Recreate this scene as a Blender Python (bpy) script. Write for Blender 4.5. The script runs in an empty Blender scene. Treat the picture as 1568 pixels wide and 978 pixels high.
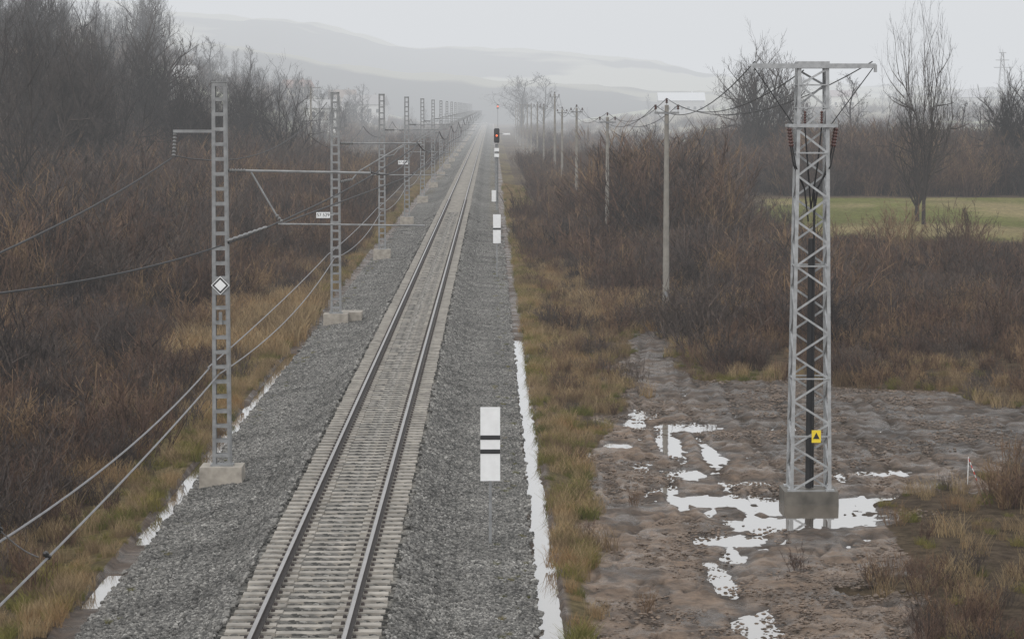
import bpy, math, random
import numpy as np
from mathutils import Vector, Matrix
R=random.Random(7); NR=np.random.RandomState(11)
scene=bpy.context.scene
F=4300.0; CZ=8.44
# ---------------------------------------------------------------- noise
TAB=NR.rand(256,256)
def vn(x,y,s=0):
    x=np.asarray(x,float)+s*17.3; y=np.asarray(y,float)+s*9.7
    xi=np.floor(x).astype(int); yi=np.floor(y).astype(int)
    fx=x-xi; fy=y-yi; fx=fx*fx*(3-2*fx); fy=fy*fy*(3-2*fy)
    a=TAB[xi&255,yi&255]; b=TAB[(xi+1)&255,yi&255]; c=TAB[xi&255,(yi+1)&255]; d=TAB[(xi+1)&255,(yi+1)&255]
    return (a*(1-fx)+b*fx)*(1-fy)+(c*(1-fx)+d*fx)*fy
def fbm(x,y,s=0,o=4):
    t=0;a=.5;n=0
    for i in range(o):
        t=t+a*vn(np.asarray(x)*2**i,np.asarray(y)*2**i,s+i); n+=a; a*=.5
    return t/n
def S(t):
    t=np.clip(t,0,1); return t*t*(3-2*t)
def inpoly(x,y,poly):
    x=np.asarray(x,float); y=np.asarray(y,float)
    ins=np.zeros(np.broadcast(x,y).shape,bool); n=len(poly)
    for i in range(n):
        x0,y0=poly[i]; x1,y1=poly[(i+1)%n]
        if y0==y1: continue
        c=((y0>y)!=(y1>y))&(x<(x1-x0)*(y-y0)/(y1-y0)+x0)
        ins^=c
    return ins
MUD=[(1.7,20),(1.6,50),(2.1,70.5),(3.1,75.8),(4.3,93),(5.9,118),(7.2,120),(7.3,97),(11.9,94),(15,91),(19,88),(19,76),(14.4,75),(11.3,70),(9.3,63),(7.3,50),(6.5,20)]
def mudmask(X,Y):
    dx=(fbm(X*.8,Y*.3,5)-.5)*2.6; dy=(fbm(X*.5,Y*.25,6)-.5)*10
    return inpoly(X+dx,Y+dy,MUD)&(X>1.75)
PUD=[(7.4,66.4,2.6,1.9),(9.4,67.2,1.6,1.5),(5.3,67.4,1.7,1.4),(6.2,63.6,1.1,1.6),(7.9,64.4,1.6,1.6),(5.6,83,1.5,1.6),(4.7,86.5,.7,2.2),(5.0,79.5,.4,4.2),(5.1,72.3,.9,1.6),(5.3,61.2,1.0,1.4),(4.65,56.0,.35,3.0),(4.9,50.8,.5,1.6),(4.3,84,.5,1.8),(6.3,70.6,1.2,.8),(4.4,69.5,.5,1.1),(6.1,76,.35,2.8),(10.2,72.5,1.0,.8),(5.1,58.7,.5,1.0),(5.6,47,.6,1.8),(4.0,74,.35,1.6),(3.6,78.5,.5,.9)]
WL=-1.09
PX=[-9.2,-8.6,-7.85,-7.68,-7.35,-7.2,-6.9,-5.25,-4.75,-4.5,-1.72,-1.45,-.95,.72,.86,1.24,1.36,2.0,3.0]
PZ=[-1.0,-1.0,-.86,-1.12,-1.12,-.88,-.78,-.62,-.3,-.24,-.24,-.3,-.6,-.74,-1.0,-1.0,-.82,-.95,-1.02]
def rutu(X,Y): return X-3.2-.03*(Y-50)+.45*np.sin(Y*.09)+(fbm(X*.6,Y*.3,15)-.5)*.5
def terr(X,Y,fine=True):
    X=np.asarray(X,float);Y=np.asarray(Y,float)
    wob=(fbm(Y*.25,Y*0+3,8)-.5)*.26
    out=np.clip(np.minimum(np.abs(X-1.05),np.abs(X+7.5)),0,2)
    Xp=X+wob*np.exp(-(out/.6)**2)+(fbm(X*2,Y*1.2,9)-.5)*.28*np.exp(-(out/.5)**2)
    z=np.interp(Xp,PX,PZ)
    z=np.where((np.abs(X-1.05)<.45)&(Y>113),np.maximum(z,-.84),z)
    z=np.where((np.abs(X+7.5)<.5)&((Y>107)|((Y<60)&(fbm(Y*.5,X*0,19)<.55))),np.maximum(z,-.97),z)
    side=S((X-1.4)/1.2)+S((-8.2-X)/1.0)
    z=z+side*((fbm(X*.25,Y*.2,1)-.5)*.28)
    mk=mudmask(X,Y).astype(float)
    if fine:
        z=z+side*(fbm(X*1.6,Y*.9,2)-.5)*.09
        u=rutu(X,Y)
        tread=.6+.4*np.sign(np.sin(Y*9+6*u))
        m_=np.mod(u,1.5)
        ruts=-.12*np.exp(-((m_-.7)/.16)**2)*tread+.05*np.exp(-((m_-.42)/.1)**2)+.05*np.exp(-((m_-.98)/.1)**2)
        ruts=ruts*S((fbm(X*.35,Y*.12,17)-.35)/.15)
        v=Y-1.6*X-50+(fbm(X*.4,Y*.2,16)-.5)*5
        mv=np.mod(v,5.2)
        ruts=ruts-.09*(np.exp(-((mv-2)/.3)**2)+np.exp(-((mv-3.6)/.3)**2))*(.5+.5*np.sign(np.sin(X*10)))*S((fbm(X*.3,Y*.1,18)-.4)/.12)
        rough=np.abs(fbm(X*2.2,Y*1.5,13)-.5)*2
        pd=0
        for (a,b,c,d) in PUD:
            pd=np.maximum(pd,np.exp(-(((X-a)/c)**2+((Y-b)/d)**2)**1.4))
        flat=-1.02+((fbm(X*.7,Y*.3,12)-.5)*.13+(.5-rough)*.10+(fbm(X*5,Y*3.5,14,2)-.5)*.085+ruts)*(1-.4*pd)-.138*pd
        z=np.where(mk>0,flat,z)
    z=z+29*S((-X-20)/105)*S((Y-130)/330)*(1-.75*S((Y-750)/500))
    z=z+9*S((Y-450)/1100)*S((np.abs(X)-18)/90)
    return z
def z1(x,y,fine=False): return float(terr(np.array([x]),np.array([y]),fine)[0])
# ---------------------------------------------------------------- materials
def newmat(name):
    m=bpy.data.materials.new(name); m.use_nodes=True
    nt=m.node_tree; b=nt.nodes['Principled BSDF']; return m,nt,b
def N(nt,t,**k):
    n=nt.nodes.new(t)
    for a,v in k.items():
        try: setattr(n,a,v)
        except: n.inputs[a].default_value=v
    return n
def simple(name,col,rough=.6,metal=0,var=.25,scale=8,bump=0,spec=.5):
    m,nt,b=newmat(name)
    g=N(nt,'ShaderNodeNewGeometry'); n=N(nt,'ShaderNodeTexNoise'); n.inputs['Scale'].default_value=scale; n.inputs['Detail'].default_value=5
    nt.links.new(g.outputs['Position'],n.inputs['Vector'])
    r=N(nt,'ShaderNodeValToRGB'); c=col
    r.color_ramp.elements[0].position=.3; r.color_ramp.elements[1].position=.7
    r.color_ramp.elements[0].color=(c[0]*(1-var),c[1]*(1-var),c[2]*(1-var),1)
    r.color_ramp.elements[1].color=(min(1,c[0]*(1+var)),min(1,c[1]*(1+var)),min(1,c[2]*(1+var)),1)
    nt.links.new(n.outputs['Fac'],r.inputs['Fac']); nt.links.new(r.outputs['Color'],b.inputs['Base Color'])
    b.inputs['Roughness'].default_value=rough; b.inputs['Metallic'].default_value=metal; b.inputs['Specular IOR Level'].default_value=spec
    if bump:
        bp=N(nt,'ShaderNodeBump'); bp.inputs['Strength'].default_value=bump; bp.inputs['Distance'].default_value=.02
        nt.links.new(n.outputs['Fac'],bp.inputs['Height']); nt.links.new(bp.outputs['Normal'],b.inputs['Normal'])
    return m
def plantmat(name,cols,scale=.25):
    m,nt,b=newmat(name)
    g=N(nt,'ShaderNodeNewGeometry'); oi=N(nt,'ShaderNodeObjectInfo')
    n=N(nt,'ShaderNodeTexNoise'); n.inputs['Scale'].default_value=scale; n.inputs['Detail'].default_value=3
    nt.links.new(g.outputs['Position'],n.inputs['Vector'])
    a=N(nt,'ShaderNodeMath',operation='MULTIPLY_ADD'); a.inputs[1].default_value=.45; 
    nt.links.new(oi.outputs['Random'],a.inputs[0])
    s=N(nt,'ShaderNodeMath',operation='MULTIPLY_ADD'); s.inputs[1].default_value=2.2; s.inputs[2].default_value=-.92
    nt.links.new(n.outputs['Fac'],s.inputs[0]); 
    nt.links.new(s.outputs[0],a.inputs[2])
    a2=N(nt,'ShaderNodeMath',operation='MULTIPLY_ADD'); a2.inputs[1].default_value=.35
    nt.links.new(g.outputs['Random Per Island'],a2.inputs[0]); nt.links.new(a.outputs[0],a2.inputs[2])
    r=N(nt,'ShaderNodeValToRGB'); e=r.color_ramp.elements
    while len(e)<len(cols): e.new(.5)
    for i,c in enumerate(cols): e[i].position=i/(len(cols)-1); e[i].color=(*c,1)
    nt.links.new(a2.outputs[0],r.inputs['Fac']); nt.links.new(r.outputs['Color'],b.inputs['Base Color'])
    b.inputs['Roughness'].default_value=.8; b.inputs['Specular IOR Level'].default_value=.2
    return m
M={}
M['galv']=simple('galvanised_steel',(.36,.37,.38),.5,.35,.22,6)
M['galvd']=simple('weathered_steel',(.24,.245,.25),.6,.2,.25,5)
M['conc']=simple('concrete',(.33,.30,.26),.85,0,.3,4,.4)
M['concd']=simple('wet_concrete',(.11,.10,.085),.6,0,.4,3,.4)
M['concp']=simple('concrete_pole',(.24,.225,.20),.85,0,.2,3)
M['sleeper']=simple('sleeper_concrete',(.31,.287,.255),.85,0,.38,3,.3)
M['rust']=simple('rail_rust',(.035,.025,.022),.7,.1,.35,6)
M['railtop']=simple('rail_running_surface',(.30,.28,.27),.28,.9,.15,2)
M['white']=simple('white_paint',(.80,.81,.82),.45,0,.05,6)
M['black']=simple('black_paint',(.02,.02,.022),.5,0,.2,6)
M['yellow']=simple('yellow_paint',(.80,.60,.03),.5,0,.05,6)
M['redp']=simple('red_paint',(.5,.05,.04),.5,0,.05,6)
M['ins']=simple('insulator_glaze',(.075,.028,.022),.35,0,.2,6)
M['insg']=simple('insulator_grey',(.16,.16,.16),.35,0,.1,6)
M['wire']=simple('wire_metal',(.03,.03,.032),.6,.3,.2,2)
M['cable']=simple('aluminium_cable',(.22,.22,.23),.5,.4,.2,2)
M['blk']=simple('black_conduit',(.012,.012,.014),.45,0,.2,4)
M['clod']=simple('mud_clod',(.135,.098,.072),.55,0,.55,2.5)
def emis(name,c,s):
    m,nt,b=newmat(name); b.inputs['Base Color'].default_value=(*c,1); b.inputs['Emission Color'].default_value=(*c,1); b.inputs['Emission Strength'].default_value=s; return m
M['red']=emis('signal_lamp_red',(1,.16,.05),1.0)
def stonemat():
    m,nt,b=newmat('ballast_stone')
    g=N(nt,'ShaderNodeNewGeometry'); r=N(nt,'ShaderNodeValToRGB'); e=r.color_ramp.elements
    e.new(.5); e.new(.85)
    for i,(p,c) in enumerate([(0,(.052,.052,.049)),(.45,(.128,.124,.117)),(.85,(.215,.208,.194)),(1,(.36,.35,.33))]):
        e[i].position=p; e[i].color=(*c,1)
    nt.links.new(g.outputs['Random Per Island'],r.inputs['Fac'])
    n=N(nt,'ShaderNodeTexNoise'); n.inputs['Scale'].default_value=.7; n.inputs['Detail'].default_value=4
    nt.links.new(g.outputs['Position'],n.inputs['Vector'])
    mr=N(nt,'ShaderNodeMapRange'); mr.inputs[1].default_value=.3; mr.inputs[2].default_value=.7; mr.inputs[3].default_value=.65; mr.inputs[4].default_value=1.28
    nt.links.new(n.outputs['Fac'],mr.inputs[0])
    v=N(nt,'ShaderNodeVectorMath',operation='SCALE'); nt.links.new(r.outputs['Color'],v.inputs[0]); nt.links.new(mr.outputs[0],v.inputs['Scale'])
    nt.links.new(v.outputs[0],b.inputs['Base Color']); b.inputs['Roughness'].default_value=.85
    return m
M['stone']=stonemat()
def watermat():
    m,nt,b=newmat('puddle_water')
    b.inputs['Base Color'].default_value=(.14,.115,.09,1); b.inputs['Roughness'].default_value=.03; b.inputs['IOR'].default_value=1.33
    b.inputs['Metallic'].default_value=0; b.inputs['Coat Weight'].default_value=1.0; b.inputs['Coat Roughness'].default_value=.02; b.inputs['Coat IOR'].default_value=1.6
    g=N(nt,'ShaderNodeNewGeometry'); n=N(nt,'ShaderNodeTexNoise'); n.inputs['Scale'].default_value=2.5; n.inputs['Detail'].default_value=3
    nt.links.new(g.outputs['Position'],n.inputs['Vector']); bp=N(nt,'ShaderNodeBump'); bp.inputs['Strength'].default_value=.12; bp.inputs['Distance'].default_value=.01
    nt.links.new(n.outputs['Fac'],bp.inputs['Height']); nt.links.new(bp.outputs['Normal'],b.inputs['Normal']); nt.links.new(bp.outputs['Normal'],b.inputs['Coat Normal'])
    return m
M['water']=watermat()
# ---------------------------------------------------------------- mesh builder
class MB:
    def __init__(s): s.v=[];s.f=[];s.m=[]
    def add(s,vs,fs,m=0):
        o=len(s.v); s.v.extend([tuple(p) for p in vs]); s.f.extend([tuple(i+o for i in f) for f in fs]); s.m.extend([m]*len(fs))
    def box(s,c,d,m=0,taper=1.0,rz=0):
        cx,cy,cz=c; x,y,z=d[0]/2,d[1]/2,d[2]/2; t=taper; cr,sr=math.cos(rz),math.sin(rz)
        P=[(-x,-y,-z),(x,-y,-z),(x,y,-z),(-x,y,-z),(-x*t,-y*t,z),(x*t,-y*t,z),(x*t,y*t,z),(-x*t,y*t,z)]
        P=[(cx+a*cr-b*sr,cy+a*sr+b*cr,cz+c_) for a,b,c_ in P]
        s.add(P,[(0,3,2,1),(4,5,6,7),(0,1,5,4),(1,2,6,5),(2,3,7,6),(3,0,4,7)],m)
    def bar(s,p0,p1,w,d,m=0,up=(0,1,0)):
        p0=Vector(p0);p1=Vector(p1);a=(p1-p0).normalized();u=Vector(up)
        if abs(a.dot(u))>.95: u=Vector((1,0,0))
        x=a.cross(u).normalized(); y=x.cross(a).normalized()
        P=[]
        for p in (p0,p1):
            for i,j in ((-1,-1),(1,-1),(1,1),(-1,1)): P.append(p+x*i*w/2+y*j*d/2)
        s.add(P,[(0,3,2,1),(4,5,6,7),(0,1,5,4),(1,2,6,5),(2,3,7,6),(3,0,4,7)],m)
    def path(s,pts,rad,n=6,m=0,cap=True):
        pts=[Vector(p) for p in pts]; k=len(pts); P=[]
        ref=Vector((0,0,1))
        for i,p in enumerate(pts):
            a=(pts[min(i+1,k-1)]-pts[max(i-1,0)]).normalized()
            u=ref if abs(a.dot(ref))<.9 else Vector((1,0,0))
            x=a.cross(u).normalized(); y=x.cross(a)
            r=rad[i] if hasattr(rad,'__len__') else rad
            for j in range(n):
                t=2*math.pi*j/n; P.append(p+(x*math.cos(t)+y*math.sin(t))*r)
        fs=[]
        for i in range(k-1):
            for j in range(n): fs.append((i*n+j,i*n+(j+1)%n,(i+1)*n+(j+1)%n,(i+1)*n+j))
        if cap: fs.append(tuple(range(n))[::-1]); fs.append(tuple((k-1)*n+j for j in range(n)))
        s.add(P,fs,m)
    def insul(s,p0,p1,r,m=0,n=6):
        p0=Vector(p0);p1=Vector(p1); pts=[];rr=[]
        for i in range(n*2+1):
            pts.append(p0.lerp(p1,i/(n*2))); rr.append(r if i%2 else r*.45)
        s.path(pts,rr,8,m)
    def mesh(s,name,mats):
        me=bpy.data.meshes.new(name); me.from_pydata(s.v,[],s.f)
        for m in mats: me.materials.append(m)
        me.polygons.foreach_set('material_index',s.m); me.update(); return me
    def obj(s,name,mats,loc=(0,0,0),parent=None):
        o=bpy.data.objects.new(name,s.mesh(name,mats)); scene.collection.objects.link(o); o.location=loc
        if parent: o.parent=parent
        return o
def link(name,me,loc,rz=0,sc=1,parent=None):
    o=bpy.data.objects.new(name,me); scene.collection.objects.link(o); o.location=loc; o.rotation_euler=(0,0,rz)
    o.scale=(sc,sc,sc) if not hasattr(sc,'__len__') else sc
    if parent: o.parent=parent
    return o
# ---------------------------------------------------------------- ground
def groundmat():
    m,nt,b=newmat('ground_earth'); L=nt.links.new
    al=N(nt,'ShaderNodeAttribute'); al.attribute_name='alb'; mk=N(nt,'ShaderNodeAttribute'); mk.attribute_name='mask'
    g=N(nt,'ShaderNodeNewGeometry'); sp=N(nt,'ShaderNodeSeparateColor'); L(mk.outputs['Color'],sp.inputs[0])
    n1=N(nt,'ShaderNodeTexNoise'); n1.inputs['Scale'].default_value=2.2; n1.inputs['Detail'].default_value=9; n1.inputs['Roughness'].default_value=.75
    L(g.outputs['Position'],n1.inputs['Vector'])
    n2=N(nt,'ShaderNodeTexNoise'); n2.inputs['Scale'].default_value=.06; n2.inputs['Detail'].default_value=6; L(g.outputs['Position'],n2.inputs['Vector'])
    vo=N(nt,'ShaderNodeTexVoronoi'); vo.inputs['Scale'].default_value=8; L(g.outputs['Position'],vo.inputs['Vector'])
    vs=N(nt,'ShaderNodeSeparateColor'); L(vo.outputs['Color'],vs.inputs[0])
    a=N(nt,'ShaderNodeMapRange'); a.inputs[1].default_value=.32;a.inputs[2].default_value=.68;a.inputs[3].default_value=.35;a.inputs[4].default_value=1.65; L(n1.outputs['Fac'],a.inputs[0])
    a2=N(nt,'ShaderNodeMapRange'); a2.inputs[1].default_value=.3;a2.inputs[2].default_value=.7;a2.inputs[3].default_value=.8;a2.inputs[4].default_value=1.2; L(n2.outputs['Fac'],a2.inputs[0])
    bm=N(nt,'ShaderNodeMapRange'); bm.inputs[3].default_value=.35;bm.inputs[4].default_value=1.65; L(vs.outputs[0],bm.inputs[0])
    bn=N(nt,'ShaderNodeMapRange'); bn.inputs[1].default_value=.35;bn.inputs[2].default_value=.65;bn.inputs[3].default_value=.7; bn.inputs[4].default_value=1.3; L(n1.outputs['Fac'],bn.inputs[0])
    bb=N(nt,'ShaderNodeMath',operation='MULTIPLY'); L(bm.outputs[0],bb.inputs[0]); L(bn.outputs[0],bb.inputs[1])
    mx=N(nt,'ShaderNodeMix'); mx.data_type='FLOAT'; L(sp.outputs[0],mx.inputs[0]); L(a.outputs[0],mx.inputs[2]); L(bb.outputs[0],mx.inputs[3])
    mm=N(nt,'ShaderNodeMath',operation='MULTIPLY'); L(mx.outputs[0],mm.inputs[0]); L(a2.outputs[0],mm.inputs[1])
    v=N(nt,'ShaderNodeVectorMath',operation='SCALE'); L(al.outputs['Color'],v.inputs[0]); L(mm.outputs[0],v.inputs['Scale'])
    L(v.outputs[0],b.inputs['Base Color'])
    rr=N(nt,'ShaderNodeMapRange'); rr.inputs[1].default_value=.40; rr.inputs[2].default_value=.60; rr.inputs[3].default_value=.25; rr.inputs[4].default_value=.8
    n3=N(nt,'ShaderNodeTexNoise'); n3.inputs['Scale'].default_value=.9; n3.inputs['Detail'].default_value=6; L(g.outputs['Position'],n3.inputs['Vector']); L(n3.outputs['Fac'],rr.inputs[0])
    rm=N(nt,'ShaderNodeMix'); rm.data_type='FLOAT'; rm.inputs[2].default_value=.95; L(sp.outputs[1],rm.inputs[0]); L(rr.outputs[0],rm.inputs[3]); L(rm.outputs[0],b.inputs['Roughness'])
    sm=N(nt,'ShaderNodeMath',operation='MULTIPLY_ADD'); sm.inputs[1].default_value=.27; sm.inputs[2].default_value=.05; L(sp.outputs[1],sm.inputs[0]); L(sm.outputs[0],b.inputs['Specular IOR Level'])
    bh=N(nt,'ShaderNodeMix'); bh.data_type='FLOAT'; L(sp.outputs[0],bh.inputs[0]); L(n1.outputs['Fac'],bh.inputs[2]); bh.inputs[3].default_value=.5
    bp=N(nt,'ShaderNodeBump'); bp.inputs['Strength'].default_value=1; bp.inputs['Distance'].default_value=.18; L(bh.outputs[0],bp.inputs['Height']); L(bp.outputs['Normal'],b.inputs['Normal'])
    return m
M['ground']=groundmat()
xs=list(np.arange(-9.4,1.6,.14))+list(np.arange(1.6,12,.075))+list(np.arange(12,19.4,.14))+PX
def grow(a,lim,st,k):
    o=[];x=a
    while abs(x)<lim: o.append(x); x+=st; st*=k
    o.append(x); return o
xs+=grow(19.5,6000,.4,1.045)+grow(-9.6,6000,-.3,1.045)
xs=np.unique(np.round(np.array(xs),3))
ys=list(np.arange(38,100,.13))+grow(100,9000,.3,1.022)+list(np.arange(-60,38,4))
ys=np.unique(np.round(np.array(ys),3))
GX,GY=np.meshgrid(xs,ys)
GZ=terr(GX,GY)
nx,ny=len(xs),len(ys)
co=np.stack([GX,GY,GZ],-1).reshape(-1,3)
idx=np.arange(nx*ny).reshape(ny,nx)
fa=np.stack([idx[:-1,:-1],idx[:-1,1:],idx[1:,1:],idx[1:,:-1]],-1).reshape(-1,4)
me=bpy.data.meshes.new('ground')
me.vertices.add(len(co)); me.vertices.foreach_set('co',co.ravel().astype(np.float32))
me.loops.add(fa.size); me.loops.foreach_set('vertex_index',fa.ravel().astype(np.int32))
me.polygons.add(len(fa)); me.polygons.foreach_set('loop_start',np.arange(0,fa.size,4).astype(np.int32)); 
me.polygons.foreach_set('use_smooth',np.ones(len(fa),bool)); me.update(calc_edges=True); me.validate()
def mix(a,b,t): return a*(1-t[...,None])+b*t[...,None]
alb=np.zeros(GX.shape+(3,)); alb[:]=(.08,.06,.045)
t=S((fbm(GX*.12,GY*.08,21)-.35)/.3); alb=mix(alb,np.array((.12,.09,.055)),t*.6)
ver=((np.abs(GX-2.1)<.9)|(np.abs(GX+8.6)<.9)).astype(float)*S((fbm(GX*.5,GY*.2,22)-.3)/.3)
alb=mix(alb,np.array((.15,.12,.06)),ver*.8)
bal=((GX>-7.25)&(GX<.8)).astype(float)
alb=mix(alb,np.array((.14,.136,.127)),bal)
inner=((GX>-4.45)&(GX<-1.77)).astype(float); alb=mix(alb,np.array((.18,.17,.15)),inner)
pathm=np.exp(-((GX-.15)/.3)**2)*bal*.6; alb=mix(alb,np.array((.16,.145,.115)),pathm)
wd=bal*(1-inner)*S((fbm(GX*.9,GY*.15,23)-.55)/.12)*S((np.abs(GX+3.1)-2.6)/1.0); alb=mix(alb,np.array((.12,.105,.075)),wd*.7)
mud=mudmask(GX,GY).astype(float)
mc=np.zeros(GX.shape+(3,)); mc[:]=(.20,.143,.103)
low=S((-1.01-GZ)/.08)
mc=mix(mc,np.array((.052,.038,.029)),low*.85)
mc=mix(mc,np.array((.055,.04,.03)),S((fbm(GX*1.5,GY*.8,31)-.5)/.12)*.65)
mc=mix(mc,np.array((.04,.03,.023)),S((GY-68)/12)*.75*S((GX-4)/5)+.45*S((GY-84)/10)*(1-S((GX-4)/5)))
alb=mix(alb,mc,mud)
dit=((np.abs(GX-1.05)<.35)|(np.abs(GX+7.5)<.35)).astype(float); alb=mix(alb,np.array((.11,.08,.06)),dit)
FP=[(21,236),(24,203),(40,193),(90,186),(112,288),(40,293),(27,286)]
gf=(inpoly(GX+(fbm(GX*.1,GY*.1,41)-.5)*6,GY,FP)).astype(float)
gf2=inpoly(GX,GY,[(-17,385),(-38,385),(-42,480),(-19,480)]).astype(float)
gcol=mix(np.zeros(GX.shape+(3,))+np.array((.125,.13,.038)),np.array((.23,.19,.095)),S((fbm(GX*.15,GY*.06,43)-.35)/.3))
alb=mix(alb,gcol,np.maximum(gf,gf2*.9))
far=S((GY-480)/150)*S((np.abs(GX)-25)/30)
fc=np.zeros(GX.shape+(3,)); fc[:]=(.22,.2,.15)
fc=mix(fc,np.array((.30,.31,.22)),(fbm(GX*.004+5,GY*.006,51,2)>.5).astype(float))
fc=mix(fc,np.array((.10,.09,.07)),(fbm(GX*.008+5,GY*.012,55,2)>.6).astype(float))
alb=mix(alb,fc,far)
col=np.concatenate([alb,np.ones(GX.shape+(1,))],-1).reshape(-1,4).astype(np.float32)
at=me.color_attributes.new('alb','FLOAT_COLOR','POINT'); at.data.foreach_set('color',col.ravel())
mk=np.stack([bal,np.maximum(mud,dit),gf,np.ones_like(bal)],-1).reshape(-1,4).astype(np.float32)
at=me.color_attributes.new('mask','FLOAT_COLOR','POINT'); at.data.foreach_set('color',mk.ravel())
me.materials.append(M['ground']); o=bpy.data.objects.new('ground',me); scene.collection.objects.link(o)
def sheet(name,x0,x1,y0,y1,z):
    b=MB(); b.add([(x0,y0,z),(x1,y0,z),(x1,y1,z),(x0,y1,z)],[(0,1,2,3)]); return b.obj(name,[M['water']])
sheet('ditch_water',.78,1.32,38,113,-.925); sheet('ditch_water',-7.75,-7.2,44,107,-.985)
sheet('puddle_water',2.4,16,40,100,WL)
# ---------------------------------------------------------------- hills
def hills(name,Y0,D,prof,colr,seed,amp):
    px=[p[0] for p in prof]; py=[p[1] for p in prof]
    u=np.linspace(-700,2300,260); v=np.linspace(0,1,40); U,V=np.meshgrid(u,v)
    Y=Y0+V*D; X=(U-752)/F*Y0*(1+.0*V)
    H=(163-np.interp(U,px,py))/F*(Y0+D*.5)+CZ+2
    Z=-2+H*np.sin(V*math.pi)**.8+(fbm(U*.01,V*3,seed)-.5)*amp*np.sin(V*math.pi)
    c=np.stack([X,Y,Z],-1).reshape(-1,3); ii=np.arange(U.size).reshape(U.shape)
    f=np.stack([ii[:-1,:-1],ii[:-1,1:],ii[1:,1:],ii[1:,:-1]],-1).reshape(-1,4)
    me=bpy.data.meshes.new(name); me.from_pydata(c.tolist(),[],f.tolist()); 
    for p in me.polygons: p.use_smooth=True
    m,nt,b=newmat(name+'_cover'); g=N(nt,'ShaderNodeNewGeometry'); n=N(nt,'ShaderNodeTexNoise'); n.inputs['Scale'].default_value=.0035; n.inputs['Detail'].default_value=3
    nt.links.new(g.outputs['Position'],n.inputs['Vector']); r=N(nt,'ShaderNodeValToRGB'); e=r.color_ramp.elements
    e[0].position=.47; e[0].color=(*colr[0],1); e[1].position=.53; e[1].color=(*colr[1],1)
    nt.links.new(n.outputs['Fac'],r.inputs['Fac']); nt.links.new(r.outputs['Color'],b.inputs['Base Color']); b.inputs['Roughness'].default_value=1
    me.materials.append(m); o=bpy.data.objects.new(name,me); scene.collection.objects.link(o)
hills('distant_hills',2100,1400,[(-700,-10),(0,0),(90,14),(350,36),(480,56),(620,73),(750,78),(900,84),(1000,92),(1100,103),(1250,117),(1400,127),(1568,133),(2300,150)],[(.06,.06,.055),(.36,.35,.26)],61,18)
hills('hills',1500,600,[(-700,60),(250,70),(380,85),(480,98),(600,112),(720,122),(860,130),(1000,138),(1150,142),(1568,146),(2300,150)],[(.05,.05,.045),(.26,.25,.18)],62,10)
# ---------------------------------------------------------------- track
TC=-3.11
b=MB()
prof=[(-.075,-.17),(.075,-.17),(.075,-.155),(.012,-.135),(.012,-.045),(.036,-.035),(.036,-.004),(.028,0),(-.028,0),(-.036,-.004),(-.036,-.035),(-.012,-.045),(-.012,-.135),(-.075,-.155)]
for sx in (-.755,.755):
    Ys=[30,100,200,400,800,1600,3200,5000]; P=[(TC+sx+p[0],y,p[1]) for y in Ys for p in prof]; n=len(prof)
    o0=len(b.v); b.v.extend(P)
    for i in range(len(Ys)-1):
        for j in range(n):
            b.f.append((o0+i*n+j,o0+i*n+(j+1)%n,o0+(i+1)*n+(j+1)%n,o0+(i+1)*n+j)); b.m.append(1 if j in (6,7,8) else 0)
b.obj('railway_rails',[M['rust'],M['railtop']])
b=MB(); y=38.0
while y<1300:
    near=y<260
    jx=R.uniform(-.02,.02)
    if near:
        for sx in (-1,1):
            x0,x1=(.45,1.3)
            cx=TC+jx+sx*(x0+x1)/2
            b.box((cx,y,-.26),(x1-x0,.29,.18),0,.97)
            for k in (-1,1): b.box((TC+sx*.755+k*.125,y,-.15),(.07,.13,.05),1,.7)
        b.box((TC+jx,y,-.275),(.92,.24,.16),0,.99)
    else: b.box((TC,y,-.26),(2.6,.28,.18),0,.97)
    y+=.6
b.obj('railway_sleepers',[M['sleeper'],M['rust']])
def icos():
    t=(1+5**.5)/2
    v=[(-1,t,0),(1,t,0),(-1,-t,0),(1,-t,0),(0,-1,t),(0,1,t),(0,-1,-t),(0,1,-t),(t,0,-1),(t,0,1),(-t,0,-1),(-t,0,1)]
    f=[(0,11,5),(0,5,1),(0,1,7),(0,7,10),(0,10,11),(1,5,9),(5,11,4),(11,10,2),(10,7,6),(7,1,8),(3,9,4),(3,4,2),(3,2,6),(3,6,8),(3,8,9),(4,9,5),(2,4,11),(6,2,10),(8,6,7),(9,8,1)]
    return [Vector(p).normalized() for p in v],f
IV,IF=icos()
def stonepatch(n,r0,r1,seed,flat=1.0):
    r=random.Random(seed); b=MB()
    for i in range(n):
        s=r.uniform(r0,r1)*(r.uniform(.6,1) if flat<1 else 1); rot=Matrix.Rotation(r.uniform(0,6.3),3,(r.gauss(0,1),r.gauss(0,1),r.gauss(0,1)+.01))
        sc=Vector((s*r.uniform(.8,1.4),s*r.uniform(.7,1.1),s*r.uniform(.6,1)))
        c=Vector((r.uniform(-.52,.52),r.uniform(-.52,.52),r.uniform(0,.02)))
        V=[rot@Vector((p.x*sc.x*r.uniform(.8,1.15),p.y*sc.y*r.uniform(.8,1.15),p.z*sc.z)) for p in IV]
        b.add([c+Vector((p.x,p.y,p.z*flat)) for p in V],IF)
    return b
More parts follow.
